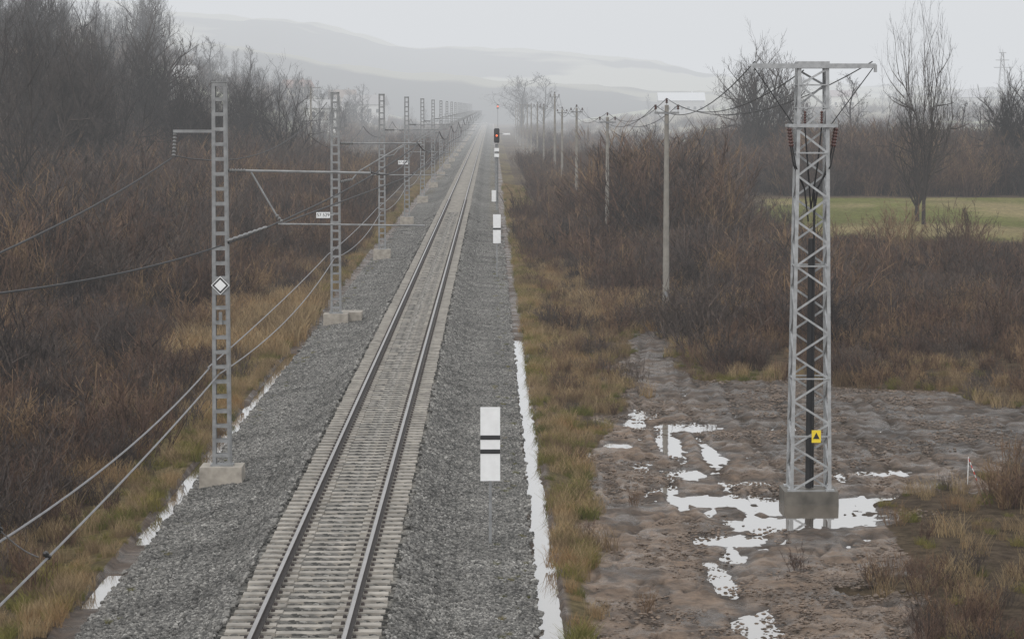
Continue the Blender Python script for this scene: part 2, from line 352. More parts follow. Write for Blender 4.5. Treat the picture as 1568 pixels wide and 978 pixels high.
def instancer(name,P,sc,child_mesh,child_name,rng,rot=None,tilt=None):
    k=len(P); 
    if k==0: return
    P=np.asarray(P,float); sc=np.asarray(sc,float); a=rng.rand(k)*2*math.pi if rot is None else rot
    h=sc/2; vs=np.zeros((k,4,3))
    for i,(u,w) in enumerate(((-1,-1),(1,-1),(1,1),(-1,1))):
        lx=u*h*np.cos(a)-w*h*np.sin(a); ly=u*h*np.sin(a)+w*h*np.cos(a)
        vs[:,i,0]=P[:,0]+lx; vs[:,i,1]=P[:,1]+ly; vs[:,i,2]=P[:,2]+(tilt*lx if tilt is not None else 0)
    me=bpy.data.meshes.new(name); me.from_pydata(vs.reshape(-1,3).tolist(),[],np.arange(k*4).reshape(k,4).tolist())
    o=bpy.data.objects.new(name,me); scene.collection.objects.link(o)
    o.instance_type='FACES'; o.use_instance_faces_scale=True; o.instance_faces_scale=1.0
    o.show_instancer_for_render=False; o.show_instancer_for_viewport=False
    c=bpy.data.objects.new(child_name,child_mesh); scene.collection.objects.link(c); c.parent=o
    return o
st=[stonepatch(390,.020,.044,s).mesh('ballast_stones',[M['stone']]) for s in (1,2)]
PT=[[],[]];TT=[[],[]]
for x in (-6.75,-6.15,-5.6,-5.02,-1.2,-.6,0,.3):
    for y in np.arange(40,235,.85):
        xx=x+NR.uniform(-.06,.06); tl=(np.interp(xx+.3,PX,PZ)-np.interp(xx-.3,PX,PZ))/.6; q=NR.randint(0,2)
        if y>130 and NR.rand()<(y-130)/105: continue
        PT[q].append((xx,y+NR.uniform(-.1,.1),np.interp(xx,PX,PZ)-.005+NR.uniform(0,.012))); TT[q].append(tl)
for q in (0,1):
    instancer('ballast',PT[q],np.full(len(PT[q]),1.05),st[q],'stones',NR,rot=NR.randint(0,4,len(PT[q]))*math.pi/2+NR.uniform(-.15,.15,len(PT[q])),tilt=np.array(TT[q]))
crib=stonepatch(90,.018,.034,5)
crib.v=[(p[0]*2.5,p[1]*.34,p[2]) for p in crib.v]
P=[(TC,38.3+.6*i,-.225) for i in range(320)]
instancer('crib_ballast',P,np.ones(len(P)),crib.mesh('crib',[M['stone']]),'stones',NR,rot=(NR.rand(len(P))>.5)*math.pi)
X=NR.uniform(1.8,15,2200);Y=NR.uniform(44,96,2200); zz=terr(X,Y)
ok=mudmask(X,Y)&(zz>-1.05)&(fbm(X*.7,Y*.35,33)>.47); X=X[ok];Y=Y[ok];zz=zz[ok]
instancer('mud_clods',np.stack([X,Y,zz-.014],-1),NR.uniform(.6,1.2,len(X)),stonepatch(45,.018,.065,8,.5).mesh('clods',[M['clod']]),'clods',NR)
# ---------------------------------------------------------------- masts
def mast(cant=True,H=9.3):
    b=MB()
    b.box((0,0,-.45),(1.05,1.0,.9),1,.97); b.box((0,0,.02),(.55,.45,.04),0)
    wb,wt=.42,.32
    def hw(z): return (wb+(wt-wb)*z/H)/2
    for sx in (-1,1):
        b.bar((sx*hw(0),0,.04),(sx*hw(H),0,H),.045,.2,0)
        for sy in (-1,1): b.bar((sx*(hw(0)-.035),sy*.1,.04),(sx*(hw(H)-.035),sy*.1,H),.07,.012,0)
    z=.25
    while z<H:
        for sy in (-1,1): b.box((0,sy*.108,z),(2*hw(z)-.02,.01,.085),0)
        z+=.36
    b.box((0,0,H+.01),(.38,.26,.02),0)
    if cant:
        X=3.45
        zt=7.17; b.insul((.2,0,zt),(.75,0,zt),.07,2); b.path([(.75,0,zt),(X+.2,0,zt)],.035,6,0)
        zl=5.85; b.insul((.2,0,zl-.3),(.7,0,zl-.2),.07,2); b.path([(.7,0,zl-.2),(1.0,0,6.0),(2.9,0,7.12)],.032,6,0)
        b.path([(1.45,0,zl+.3),(1.5,0,zl),(X+1.3,0,zl-.02)],.025,6,0)
        b.path([(X,0,zl-.02),(X,0,zl-.2)],.012,5,0)
        b.path([(2.9,0,7.1),(2.9,0,zl)],.01,4,0)
    return b
mm=mast().mesh('catenary_mast',[M['galvd'],M['conc'],M['insg']])
mn=mast(False)
X=3.45; zt=7.17
mn.insul((.2,0,zt),(.62,0,zt),.05,2); mn.path([(.62,0,zt),(3.65,0,zt-.06)],.035,6,0)
mn.path([(.75,0,zt-.03),(1.35,0,6.1)],.024,6,0); mn.insul((1.35,0,6.1),(1.5,0,5.92),.05,2,3)
mn.path([(1.4,0,5.88),(4.95,0,5.84)],.024,6,0)
mn.box((-.6,0,8.12),(1.05,.1,.07),0); mn.insul((-1.08,0,8.08),(-1.12,0,7.5),.05,2,7)
mn.box((0,-.16,3.6),(.08,.06,.3),0)
nearm=mn.mesh('catenary_mast',[M['galvd'],M['conc'],M['insg']])
MY=[68.1,118.5,169,219,269,319,369,419,469,519,569,619,669,719,769,829,889,949]
for i,y in enumerate(MY):
    link('catenary_mast',nearm if i==0 else mm,(-6.56,y,-.28+(0 if i<2 else .15)),0)
b=MB(); b.box((0,0,0),(1.0,1.3,.7)); b.obj('mast_foundation',[M['conc']],(-6.0,119.6,-.62))
b=MB(); b.box((0,0,0),(.58,.02,.28),0); b.box((0,-.012,.135),(.58,.004,.02),1); b.box((0,-.012,-.135),(.58,.004,.02),1); b.box((.33,.02,0),(.2,.02,.04),2)
ks=b.mesh('kilometre_sign',[M['white'],M['black'],M['galv']])
for (y,x,z,tx,s) in ((118.3,-7.07,3.88,'57.529',1),(218.8,-6.85,4.1,'57.629',1.3)):
    o=link('kilometre_sign',ks,(x,y,z),0,s)
    cu=bpy.data.curves.new('digits','FONT'); cu.body=tx; cu.size=.2; cu.align_x='CENTER'; cu.align_y='CENTER'; cu.materials.append(M['black']); cu.extrude=.001
    t=bpy.data.objects.new('digits',cu); scene.collection.objects.link(t); t.parent=o; t.location=(0,-.018,0); t.rotation_euler=(math.pi/2,0,0)
b=MB()
def dia(r,y,m): b.add([(-r,y,0),(0,y,-r),(r,y,0),(0,y,r),(-r,y+.004,0),(0,y+.004,-r),(r,y+.004,0),(0,y+.004,r)],[(0,1,2,3),(7,6,5,4),(0,4,5,1),(1,5,6,2),(2,6,7,3),(3,7,4,0)],m)
dia(.225,0,0); dia(.20,-.005,1); dia(.145,-.010,0); 
b.obj('diamond_sign',[M['white'],M['black']],(-6.56,67.93,4.12))
# ---------------------------------------------------------------- wires
W=MB()
def span(p0,p1,sag,r,m=0,n=14,tgt=None):
    p0=Vector(p0);p1=Vector(p1); pts=[]
    for i in range(n+1):
        t=i/n; p=p0.lerp(p1,t); p.z-=sag*4*t*(1-t); pts.append(p)
    (tgt or W).path(pts,r,5,m,False)
for i in range(len(MY)-1):
    y0,y1=MY[i],MY[i+1]; s0=.2*(-1)**i; s1=-s0
    if i==0:
        span((-5.1,y0,5.6),(TC+s1,y1,5.55),.0,.022)
        span((TC+.2,y0,6.85),(TC,y1,6.95),.5,.022)
        span((-6.35,y0-.2,5.15),(TC,y1,6.8),.25,.025)
    else:
        span((TC+s0,y0,5.6),(TC+s1,y1,5.6),0,.028); span((TC+.0,y0,6.95),(TC,y1,6.95),.75,.028)
        for k in range(1,6):
            t=k/6; span((TC,y0+(y1-y0)*t,6.95-.75*4*t*(1-t)),(TC+s0+(s1-s0)*t,y0+(y1-y0)*t,5.6),0,.009,0,1)
    span((-7.68,y0,7.25),(-7.68,y1,7.25) if i else (-6.9,y1,8.6),.9,.016)
W.obj('catenary_wires',[M['wire']])
W=MB()
W.insul((-6.38,67.9,5.2),(-5.75,72,5.36),.045,1,8)
span((-6.5,67.5,5.1),(-7.9,45,5.45),.12,.021); span((-7.9,45,5.45),(-9,30,5.9),.05,.021)
span((-7.68,68,7.22),(-7.87,45,6.1),.1,.02); span((-7.87,45,6.1),(-8,28,5.2),.1,.02)
W.obj('anchor_wires',[M['wire'],M['insg']])
W=MB()
span((-6.62,36,1.75),(-6.62,68,1.95),.1,.02); span((-7.0,34,2.55),(-6.85,68,2.1),.35,.02)
for i in range(0,10):
    span((-6.62,MY[i],1.95+.1*min(i,6)),(-6.62,MY[i+1],2.05+.1*min(i,6)),.45,.018); span((-6.9,MY[i],2.1+.1*min(i,6)),(-6.9,MY[i+1],2.2+.1*min(i,6)),.1,.018)
span((-6.95,39.5,2.45),(-6.75,41.5,1.75),.05,.01)
W.insul((-6.98,39.3,2.6),(-6.98,39.7,2.4),.05,1,2); W.insul((-6.62,41.3,1.85),(-6.62,41.7,1.7),.05,1,2)
W.obj('trackside_cables',[M['cable'],M['blk']])
# ---------------------------------------------------------------- boards and signal
def board(h,stripes,base):
    b=MB(); b.box((0,0,h/2),(.41,.025,h),0)
    for s in stripes: b.box((0,-.016,s*h),(.412,.01,.09 if len(stripes)>1 else .1),1)
    b.box((0,.05,h*.5-base/2),(.06,.06,h+base-.1),2)
    return b.mesh('distance_board',[M['white'],M['black'],M['galvd']])
o=link('distance_board',board(1.54,[.59,.40],1.5),(-.02,58,.68),0)
o=link('distance_board',board(1.54,[.5],2.1),(.31,150,1.15),0)
b=MB()
b.path([(0,0,-.9),(0,0,4.9)],.07,8,1); b.box((0,-.02,5.95),(.5,.12,1.15),0); b.box((0,-.02,6.55),(.4,.12,.08),0); b.box((0,-.02,5.34),(.4,.12,.08),0)
for k,z in enumerate((6.3,5.95,5.6)):
    b.path([(0,-.09,z),(0,-.30,z)],[.13,.13],10,0)
    b.path([(0,-.075,z),(0,-.31,z)],.09,10,3 if k==1 else 0)
b.box((0,-.1,4.7),(.42,.03,.3),2); b.box((0,-.1,4.2),(.42,.03,.3),2); b.box((.85,0,6.1),(.7,.04,.14),2); b.box((.4,0,6.1),(.4,.05,.05),1)
b.box((-.25,0,.6),(.4,.3,1.0),2); b.box((0,.2,2.6),(.3,.02,5.2),1)
b.obj('railway_signal',[M['black'],M['galvd'],M['white'],M['red']],(.5,250,-.1))
b=MB(); b.path([(0,0,-1),(0,0,8)],.09,8,1); b.box((0,0,8.4),(.6,.2,1.3),0); b.path([(0,-.1,8.4),(0,-.4,8.4)],.25,8,3)
b.obj('railway_signal',[M['black'],M['galvd'],M['white'],M['red']],(1.9,800,0))
# ---------------------------------------------------------------- transformer tower
b=MB(); H=10.38
b.box((0,0,-.03),(1.32,1.3,.52),1,.98)
z0=.23
def hw(z): return .46+(.33-.46)*(z/H)
L=[(-1,-1),(1,-1),(1,1),(-1,1)]
for sx,sy in L:
    b.bar((sx*hw(z0),sy*hw(z0),z0),(sx*hw(H),sy*hw(H),H),.085,.012,0,up=(0,1,0)); 
    b.bar((sx*(hw(z0)),sy*(hw(z0)-.04),z0),(sx*hw(H),sy*(hw(H)-.04),H),.012,.085,0,up=(0,1,0))
    b.box((sx*hw(z0),sy*hw(z0),z0+.02),(.2,.2,.04),0)
zs=[z0]; 
while zs[-1]<H-.3: zs.append(zs[-1]+.54)
zs[-1]=H-.05
for i in range(len(zs)-1):
    a,c=zs[i],zs[i+1]
    for k in range(4):
        p=L[k];q=L[(k+1)%4]
        if (i+k)%2: p,q=q,p
        b.bar((p[0]*hw(a),p[1]*hw(a),a),(q[0]*hw(c),q[1]*hw(c),c),.05,.012,0,up=(0,1,0))
        if i%5==0 or c>H-.8: b.bar((p[0]*hw(a),p[1]*hw(a),a),(q[0]*hw(a),q[1]*hw(a),a),.06,.03,0,up=(0,0,1))
b.box((0,-.36,H+.02),(2.95,.08,.11),0); b.box((0,.36,H+.02),(2.2,.08,.11),0); b.box((0,0,H+.1),(.75,.8,.05),0)
for sx in (-1,1):
    b.box((sx*1.47,-.36,H-.04),(.06,.14,.18),0)
    b.bar((sx*1.42,-.36,H-.02),(sx*.4,-.1,H-1.45),.022,.022,3)
zb=H-1.4
b.box((0,-.4,zb),(1.1,.07,.08),0); b.box((0,.4,zb),(1.1,.07,.08),0)
for sx in (-1,1):
    b.box((sx*.55,0,zb),(.07,.9,.06),0)
    for yy in (-.42,.0):
        b.insul((sx*.56,yy,zb-.05),(sx*.50,yy,zb-.5),.045,2,6)
        b.path([(sx*.50,yy,zb-.5),(sx*.42,yy,zb-.95),(sx*.16,0,zb-1.5),(sx*.06,0,zb-2.3)],.02,5,3)
    b.insul((sx*.2,-.36,zb+.05),(sx*.2,-.36,zb+.35),.04,2,5)
    b.path([(sx*.2,-.36,zb-.02),(sx*.12,-.3,zb-.9),(0,0,zb-2.0)],.02,5,3)
b.path([(.0,0,.25),(.03,0,zb-2.7)],.085,8,3); b.path([(.1,.05,.25),(.08,.0,zb-1.6)],.03,6,3)
b.box((.12,-.475,1.55),(.22,.012,.30),4); b.add([(.04,-.485,1.49),(.20,-.485,1.49),(.12,-.485,1.65)],[(0,1,2)],3)
b.bar((-.45,-.46,1.55),(.45,-.46,1.55),.04,.012,0,up=(0,1,0))
TX,TY=7.68,67.4
b.obj('transformer_tower',[M['galv'],M['concd'],M['ins'],M['blk'],M['yellow']],(TX,TY,-1.0))
b=MB(); 
for i in range(7): b.path([(-.1+.03*i,.02*math.sin(i),.62-.08*i),(-.1+.03*(i+1),.02*math.sin(i+1),.62-.08*(i+1))],.012,5,i%2)
b.path([(-.12,.05,-.2),(-.1,.05,.66)],.012,5,1)
b.obj('barrier_tape_stake',[M['redp'],M['white']],(12.1,70,-1.0))
# ---------------------------------------------------------------- pole line
b=MB(); PH=9.6
b.path([(0,0,-.8),(0,0,PH)],[.17,.095],10,0); b.box((0,-.1,PH-.35),(1.1,.07,.1),1)
for x in (-.5,0,.5):
    zz=PH-.3 if x else PH-.02
    b.path([(x,-.1 if x else 0,zz),(x,-.1 if x else 0,zz+.12)],.015,5,1); b.insul((x,-.1 if x else 0,zz+.1),(x,-.1 if x else 0,zz+.32),.07,2,3)
b.bar((-.4,-.1,PH-.38),(0,-.1,PH-.9),.03,.03,1); b.bar((.4,-.1,PH-.38),(0,-.1,PH-.9),.03,.03,1)
b.box((0,-.15,1.2),(.2,.02,.25),1)
pm=b.mesh('utility_pole',[M['concp'],M['galvd'],M['ins']])
PP=[(7.8,125,0),(7.65,185,-.75),(7.6,250,-.2),(7.7,305,-.4),(7.7,340,1.4),(7.4,395,0),(7.4,450,0.3),(7.2,505,0.3),(7.2,560,.4),(7,615,.4),(7,680,.4),(7,740,.4),(7,800,.4)]
for (x,y,dz) in PP: link('utility_pole',pm,(x,y,-1.1+dz),0)
W=MB()
prev=[(TX-1.4,TY-.3,9.5),(TX-.2,TY,9.3),(TX+1.4,TY-.3,9.5)]
for (x,y,dz) in PP:
    cur=[(x+dx,y,PH-1.1+dz-.3+(0 if dx else .3)+.3) for dx in (-.5,0,.5)]
    for a,c in zip(prev,cur): span(a,c,.8,.015,0)
    prev=cur
W.obj('power_lines',[M['wire']])
# ---------------------------------------------------------------- plants
def ribbon(b,pts,w0,w1,rr):
    a=rr.uniform(0,math.pi); sx,sy=math.cos(a),math.sin(a); n=len(pts); V=[]
    for i,p in enumerate(pts):
        w=(w0+(w1-w0)*i/(n-1))/2; V+= [(p[0]-sx*w,p[1]-sy*w,p[2]),(p[0]+sx*w,p[1]+sy*w,p[2])]
    b.add(V,[(2*i,2*i+1,2*i+3,2*i+2) for i in range(n-1)])
def shrub(seed,stems,h,spread,w,tw=6,sub=3,seg=3):
    r=random.Random(seed); b=MB()
    for i in range(stems):
        a=r.uniform(0,6.283); rad=r.uniform(0,spread*.45); tilt=r.uniform(.05,.75)*spread
        L=h*r.uniform(.5,1.0); p=Vector((math.cos(a)*rad,math.sin(a)*rad,-.05)); d=Vector((math.cos(a)*tilt,math.sin(a)*tilt,1)).normalized()
        pts=[p.copy()]
        for k in range(seg):
            d=(d+Vector((r.gauss(0,.16),r.gauss(0,.16),.05))).normalized(); p=p+d*L/seg; pts.append(p.copy())
        ribbon(b,pts,w*1.6,w*.6,r)
        for t in range(tw):
            u=r.uniform(.6,seg-.05); k=int(u); q=pts[k].lerp(pts[k+1],u-k)
            td=(d+Vector((r.gauss(0,.6),r.gauss(0,.6),r.uniform(-.1,.4)))).normalized(); l=L*r.uniform(.15,.38); e=q+td*l
            ribbon(b,[q,e],w,w*.4,r)
            for s in range(sub):
                q2=q.lerp(e,r.uniform(.2,1)); t2=(td+Vector((r.gauss(0,.6),r.gauss(0,.6),r.uniform(-.2,.4)))).normalized()
                ribbon(b,[q2,q2+t2*l*r.uniform(.3,.6)],w*.8,w*.3,r)
    return b
def grass(seed,n,h,w,spread,droop=.5):
    r=random.Random(seed); b=MB()
    for i in range(n):
        a=r.uniform(0,6.283); rad=spread*math.sqrt(r.random()); p=Vector((math.cos(a)*rad,math.sin(a)*rad,-.03))
        a2=r.uniform(0,6.283); t=r.uniform(.05,droop); L=h*r.uniform(.45,1)
        d=Vector((math.cos(a2)*t,math.sin(a2)*t,1)).normalized(); pts=[p,p+d*L*.5]
        d2=(d+Vector((math.cos(a2)*droop*.9,math.sin(a2)*droop*.9,-.25*r.random()))).normalized(); pts.append(pts[1]+d2*L*.5)
        ribbon(b,pts,w,w*.3,r)
    return b
def tree(seed,H,spread=1.0,upr=.3,clear=.15,nl=(15,7,6,5),w=.03,r0=.22,dome=0):
    r=random.Random(seed); b=MB()
    def grow_(p,d,L,rad,lev):
        if lev==4:
            ribbon(b,[p,p+d*L],w,w*.4,r); return
        ns=(7,5,3,2)[lev]; pts=[p.copy()]; ds=[]
        for k in range(ns):
            j=(.06,.16,.2,.25)[lev]
            d=(d+Vector((r.gauss(0,j),r.gauss(0,j),r.gauss(0,j)*.5+upr*(.0,.18,.15,.1)[lev]))).normalized(); p=p+d*L/ns; pts.append(p.copy()); ds.append(d)
        sides=(7,4,3,3)[lev]
        if lev<3: b.path(pts,[max(rad*(1-i/ns*.8),w*.45) for i in range(ns+1)],sides,0,False)
        else: ribbon(b,pts,w*1.3,w*.6,r)
        n=nl[lev]
        for i in range(n):
            lo=clear if lev==0 else .2
            u=(lo+(1-lo)*(i+r.random())/n)*ns; u=min(u,ns-.01); k=int(u); q=pts[k].lerp(pts[k+1],u-k)
            ax=ds[k]; pr=ax.cross(Vector((r.gauss(0,1),r.gauss(0,1),r.gauss(0,1)))).normalized()
            ang=r.uniform(.5,1.05)*(1.0 if lev else (.55+.45*spread))
            nd=(ax*math.cos(ang)+pr*math.sin(ang)).normalized()
            if lev==0:
                f=u/ns; l=H*.42*spread*(1-.62*f)*r.uniform(.75,1.15); rr=r0*.45*(1-.6*f)
            else: l=L*r.uniform(.3,.55); rr=rad*.45
            grow_(q,nd,l,rr,lev+1)
    if dome:
        b.path([(0,0,-.4),(0,0,H*.16)],[r0*1.3,r0],8,0,False)
        for i in range(dome):
            a=i*2.4+r.uniform(-.3,.3); t=.12+.75*(i/dome)
            grow_(Vector((0,0,H*.12)),Vector((math.sin(t)*math.cos(a),math.sin(t)*math.sin(a),math.cos(t))),H*(.88-.26*(i/dome)),r0*.55,1)
    else: grow_(Vector((0,0,-.4)),Vector((0,0,1)),H,r0,0)
    return b
mbrush=plantmat('brush_twigs',[(.034,.024,.021),(.076,.049,.039),(.13,.08,.056),(.23,.155,.085)],.22)
mbrushg=plantmat('grey_twigs',[(.032,.026,.025),(.063,.05,.045),(.115,.09,.076)],.2)
mdead=plantmat('dead_grass_blades',[(.12,.082,.052),(.20,.14,.08),(.33,.25,.14),(.26,.155,.07)],.4)
mgreen=plantmat('green_grass_blades',[(.075,.08,.02),(.13,.13,.03),(.21,.165,.05)],.5)
mtree=plantmat('tree_bark_twigs',[(.022,.018,.017),(.04,.033,.031),(.07,.058,.052)],.1)
sh=[shrub(1,30,1.0,.9,.013,5,3).mesh('s',[mbrush]),shrub(2,24,1.0,.7,.014,5,3).mesh('s',[mbrush]),shrub(3,34,1.0,1.0,.014,6,3).mesh('s',[mbrushg])]
bigb=[shrub(5,40,1.0,.8,.010,9,4).mesh('s',[mbrushg]),shrub(6,40,1.0,.9,.010,9,4).mesh('s',[mbrush])]
gr=[grass(1,130,1.0,.018,.55).mesh('g',[mdead]),grass(2,80,1.0,.016,.35,.35).mesh('g',[mdead]),grass(3,140,1.0,.022,.5,.7).mesh('g',[mgreen])]
def cand(n,y0,y1,pw=1.0,mg=1.06):
    u=NR.rand(n); Y=(y0**(1+pw)+u*(y1**(1+pw)-y0**(1+pw)))**(1/(1+pw))
    X=NR.uniform(-1,1,n); X=np.where(X<0,X*(.178*Y*mg+3),X*(.192*Y*mg+3)); return X,Y
def infield(X,Y):
    return inpoly(X,Y,[(20,238),(23,201),(40,190),(95,183),(114,290),(40,296),(26,289)])|inpoly(X,Y,[(-15,370),(-40,370),(-44,485),(-17,485)])
def zt(X,Y): return terr(X,Y,False)
def place(name,meshes,X,Y,sc,child):
    Z=zt(X,Y)-.03; k=NR.randint(0,len(meshes),len(X))
    for i,m in enumerate(meshes):
        s=k==i; instancer(name,np.stack([X[s],Y[s],Z[s]],-1),sc[s],m,child,NR)
X,Y=cand(16500,40,250)
ok=((X<-8.7)|(X>2.0))&~mudmask(X,Y)&~infield(X,Y)&~((Y<60)&(X>1.9)&(X<6.2))
dens=-.42+2.5*fbm(X*.25,Y*.12,71); dens=np.where((X>2)&(X<6.5)&(Y>66),dens*.55,dens)
dens=np.where((X<-8.7)&(X>-9.8),dens*.4,dens)
ok&=NR.rand(len(X))<dens; X=X[ok];Y=Y[ok]
h=.4+1.75*fbm(X*.2,Y*.08,72)*NR.uniform(.4,1.4,len(X)); h=np.where(NR.rand(len(X))<.04,h*1.8,h)
h=np.where((X>1.9)&(X<5),h*.55,h); h=np.where((X<-8.7)&(X>-11),h*.65,h); h=h*(1+S((Y-130)/100)*.6*(X<20))
h=np.where((X>7)&(Y>75)&(Y<110),h*.8,h); h=np.where((X>6)&(Y<74),h*.62,h); h=np.where((X>20)&(Y>165)&(Y<240),h*.5,h)
place('brush_thicket',sh,X,Y,h,'twigs'); nb=len(X)
X,Y=cand(6500,125,420)
hedge=(inpoly(X,Y,[(8.8,175),(14.6,175),(17.5,235),(11,245)]))
lm=(X<-11-(Y<200)*3)&(fbm(X*.06,Y*.03,73)>.37)
rm=(X>18)&(Y>296)&(fbm(X*.05,Y*.03,74)>.42)
rm2=(X>5)&(Y>250)&(Y<420)&(X<20)
ok=(hedge|lm|rm|rm2)&~infield(X,Y); X=X[ok];Y=Y[ok]; hh=hedge[ok]; l2=(X<0)
h=NR.uniform(1.6,3.2,len(X)); h=np.where(hh,NR.uniform(3.8,7.0,len(X)),h); h=np.where(l2,NR.uniform(2.0,5.0,len(X))*(.7+.5*S((-X-12)/15)),h)
h=np.where((X>30)&(Y>295),NR.uniform(3,7,len(X)),h)
place('bush_thicket',bigb,X,Y,h,'twigs'); nb2=len(X)
X=np.array([9,12,15.5,18,22,13,10.5,19,25,8.6,-13,-15,-12,-18,-16,-20,-11.5,21,27,30]);Y=np.array([140,150,130,160,170,108,158,120,150,112,100,90,130,120,150,140,112,200,185,178.])
place('bush_thicket',bigb,X,Y,NR.uniform(2.0,3.4,len(X)),'twigs')
X,Y=cand(4000,420,1300,.7)
ok=(np.abs(X)>9)&~infield(X,Y)&((fbm(X*.03,Y*.012,75)>.55)|((X<0)&(X>-70)&(fbm(X*.03,Y*.02,76)>.45)&(Y<800))|((np.abs(X)<16)&(Y<1100)))
X=X[ok];Y=Y[ok]; place('distant_bushes',bigb,X,Y,NR.uniform(2.0,4.2,len(X)),'twigs')
X,Y=cand(20000,40,170)
near=(np.abs(X-1.75)<.35)|(np.abs(X+8.3)<.55)
mz=mudmask(X,Y)
edge=(~mz)&(mudmask(X-.9,Y)|mudmask(X+.9,Y)|mudmask(X,Y+3)|mudmask(X,Y-3))
p=.08+.6*S((.5-fbm(X*.25,Y*.12,71))/.15); p=np.where((X>1.4)&(X<5),.55,p); p=np.where(near|edge,1.0,p); p=np.where((X<-8.2)&(X>-11),.6,p); p=np.where((X>6)&(Y<76),.4,p)
ok=((X>1.42)|(X<-7.85))&~mz&(NR.rand(len(X))<p)&~infield(X,Y); 
e=edge[ok]; nr=near[ok]; X=X[ok];Y=Y[ok]; h=NR.uniform(.3,.75,len(X)); h=np.where(nr,h*.7,h)
gsel=(NR.rand(len(X))<np.where(e,.5,.12)+np.where((X<-7.8)&(X>-9.5),.35,0)+.3*(fbm(X*.3,Y*.2,83)>.55))
place('dead_grass',gr[:2],X[~gsel],Y[~gsel],h[~gsel],'blades'); place('green_grass',gr[2:],X[gsel],Y[gsel],h[gsel]*.55,'blades')
for (xa,xb,n) in ((1.4,2.3,2400),(-8.9,-7.85,1700),(1.5,3.8,2200)):
    Y=NR.uniform(40,330,n)**1.0; X=NR.uniform(xa,xb,n); ok=~mudmask(X,Y)&(fbm(X*.8,Y*.2,84)>.38); X=X[ok];Y=Y[ok]
    place('verge_grass',gr,X,Y,NR.uniform(.2,.6,len(X)),'blades')
X=NR.uniform(-12,-8,450);Y=NR.uniform(104,135,450); place('reeds',gr[:2],X,Y,NR.uniform(.7,1.4,450),'blades')
X=NR.uniform(4,10,350);Y=NR.uniform(120,136,350); place('reeds',gr[:2],X,Y,NR.uniform(.5,1.1,350),'blades')
Y=NR.uniform(42,170,220); X=np.where(NR.rand(220)<.5,NR.uniform(.1,.75,220),NR.uniform(-7.15,-6.6,220)); s=NR.uniform(.06,.16,220); Z=np.interp(X,PX,PZ)
instancer('cess_weeds',np.stack([X,Y,Z],-1),s,gr[2],'blades',NR)
X=np.array([6.2,2.9,3.4]);Y=np.array([56.5,52,66.]); place('mud_weeds',sh[1:2],X,Y,np.array([.6,.5,.5]),'twigs')
T=[tree(1,12,1.0,.3,.18).mesh('t',[mtree]),tree(2,12,.8,.5,.12).mesh('t',[mtree]),tree(3,12,1.25,.25,.15,(18,8,6,5)).mesh('t',[mtree]),tree(4,12,.55,.8,.08,(22,6,6,4)).mesh('t',[mtree]),
   tree(9,12,1,.25,.1,(0,12,9,6),.05,.42,dome=15).mesh('t',[mtree]),tree(10,12,1,.7,.1,(0,9,7,5),.035,.28,dome=9).mesh('t',[mtree])]
def tr(pxx,Y,topy,k,wid=1.0,rz=0):
    X=(pxx-752)/F*Y; zg=z1(X,Y); top=CZ+(163-topy)/F*Y; s=(top-zg)/(12.3 if k<4 else 11.3)
    link('bare_tree',T[k],(X,Y,zg),rz,(s*wid,s*wid,s))
for a in [(1165,375,122,4,.85,1),(1415,226,92,5,.42,2),(1405,232,180,5,.8,4),(1550,310,160,4,.8,.5),(1312,450,115,1,1.1,3),(1480,420,155,1,1.2,4),(1230,470,150,1,1,2),
          (228,600,14,4,.75,.4),(232,330,88,4,.8,3),(435,330,148,5,.9,2),(350,420,130,0,1.2,2.5),(60,420,8,4,.7,1),(15,300,20,2,1,4),(110,380,28,5,.8,2),(330,650,58,1,1.1,3),(385,700,78,0,1,2),(300,520,95,2,1,0),
          (160,500,40,3,1.5,1),(555,800,135,0,1.1,1),(800,900,120,2,1.6,1),(835,950,124,0,1.6,2),(1000,330,195,0,1.1,1),(1090,300,200,1,1.2,1),(1385,330,175,2,1.1,1),(40,190,110,5,.8,1),(110,240,120,4,.7,1),(1500,380,165,0,1.2,2),(180,260,150,5,.9,3),(290,300,150,4,.8,2),(60,260,90,4,.7,2.2),(380,360,150,4,.8,2.9),(140,330,85,4,.7,5)]: tr(*a)
X,Y=cand(950,170,900,.6,1.1)
ok=(X<-22-(Y*.015))&(fbm(X*.03,Y*.015,91)>.34); X=X[ok];Y=Y[ok]
place('forest_trees',T[:4],X,Y,NR.uniform(.45,.82,len(X)),'tree')
X,Y=cand(300,900,1500,.5,1.1); ok=(np.abs(X)>25)&(fbm(X*.012,Y*.008,92)>.55); X=X[ok];Y=Y[ok]
place('distant_trees',T[:3],X,Y,NR.uniform(.5,.9,len(X)),'tree')
# ---------------------------------------------------------------- buildings
def house(name,X,Y,w,d,h,rh,wc,rc,rz=0,nw=3,st=1,zoff=0):
    b=MB(); b.box((0,0,h/2-1.5),(w,d,h+3),0)
    o=.5; hx,hy=w/2+o,d/2+o
    b.add([(-hx,-hy,h-.1),(hx,-hy,h-.1),(hx,hy,h-.1),(-hx,hy,h-.1),(-hx+.0,0,h+rh),(hx,0,h+rh)],[(0,1,5,4),(2,3,4,5),(0,4,3),(1,2,5),(0,3,2,1)],1)
    for s in range(st):
        z=1.6+s*2.9
        for i in range(nw):
            x=-w/2+w*(i+.5)/nw; b.box((x,-d/2-.01,z),(1.2,.06,1.3),2); b.box((x,-d/2-.06,z-.72),(1.4,.12,.08),3)
    b.box((w*.1,-d/2-.015,1.05),(1.0,.05,2.1),3); b.box((w*.25,.6,h+rh),(.6,.6,1.4),1)
    ob=b.obj(name,[simple(name+'_wall',wc,.8),simple(name+'_roof',rc,.8),M['black'],M['conc']],(X,Y,z1(X,Y)+zoff)); ob.rotation_euler=(0,0,rz)
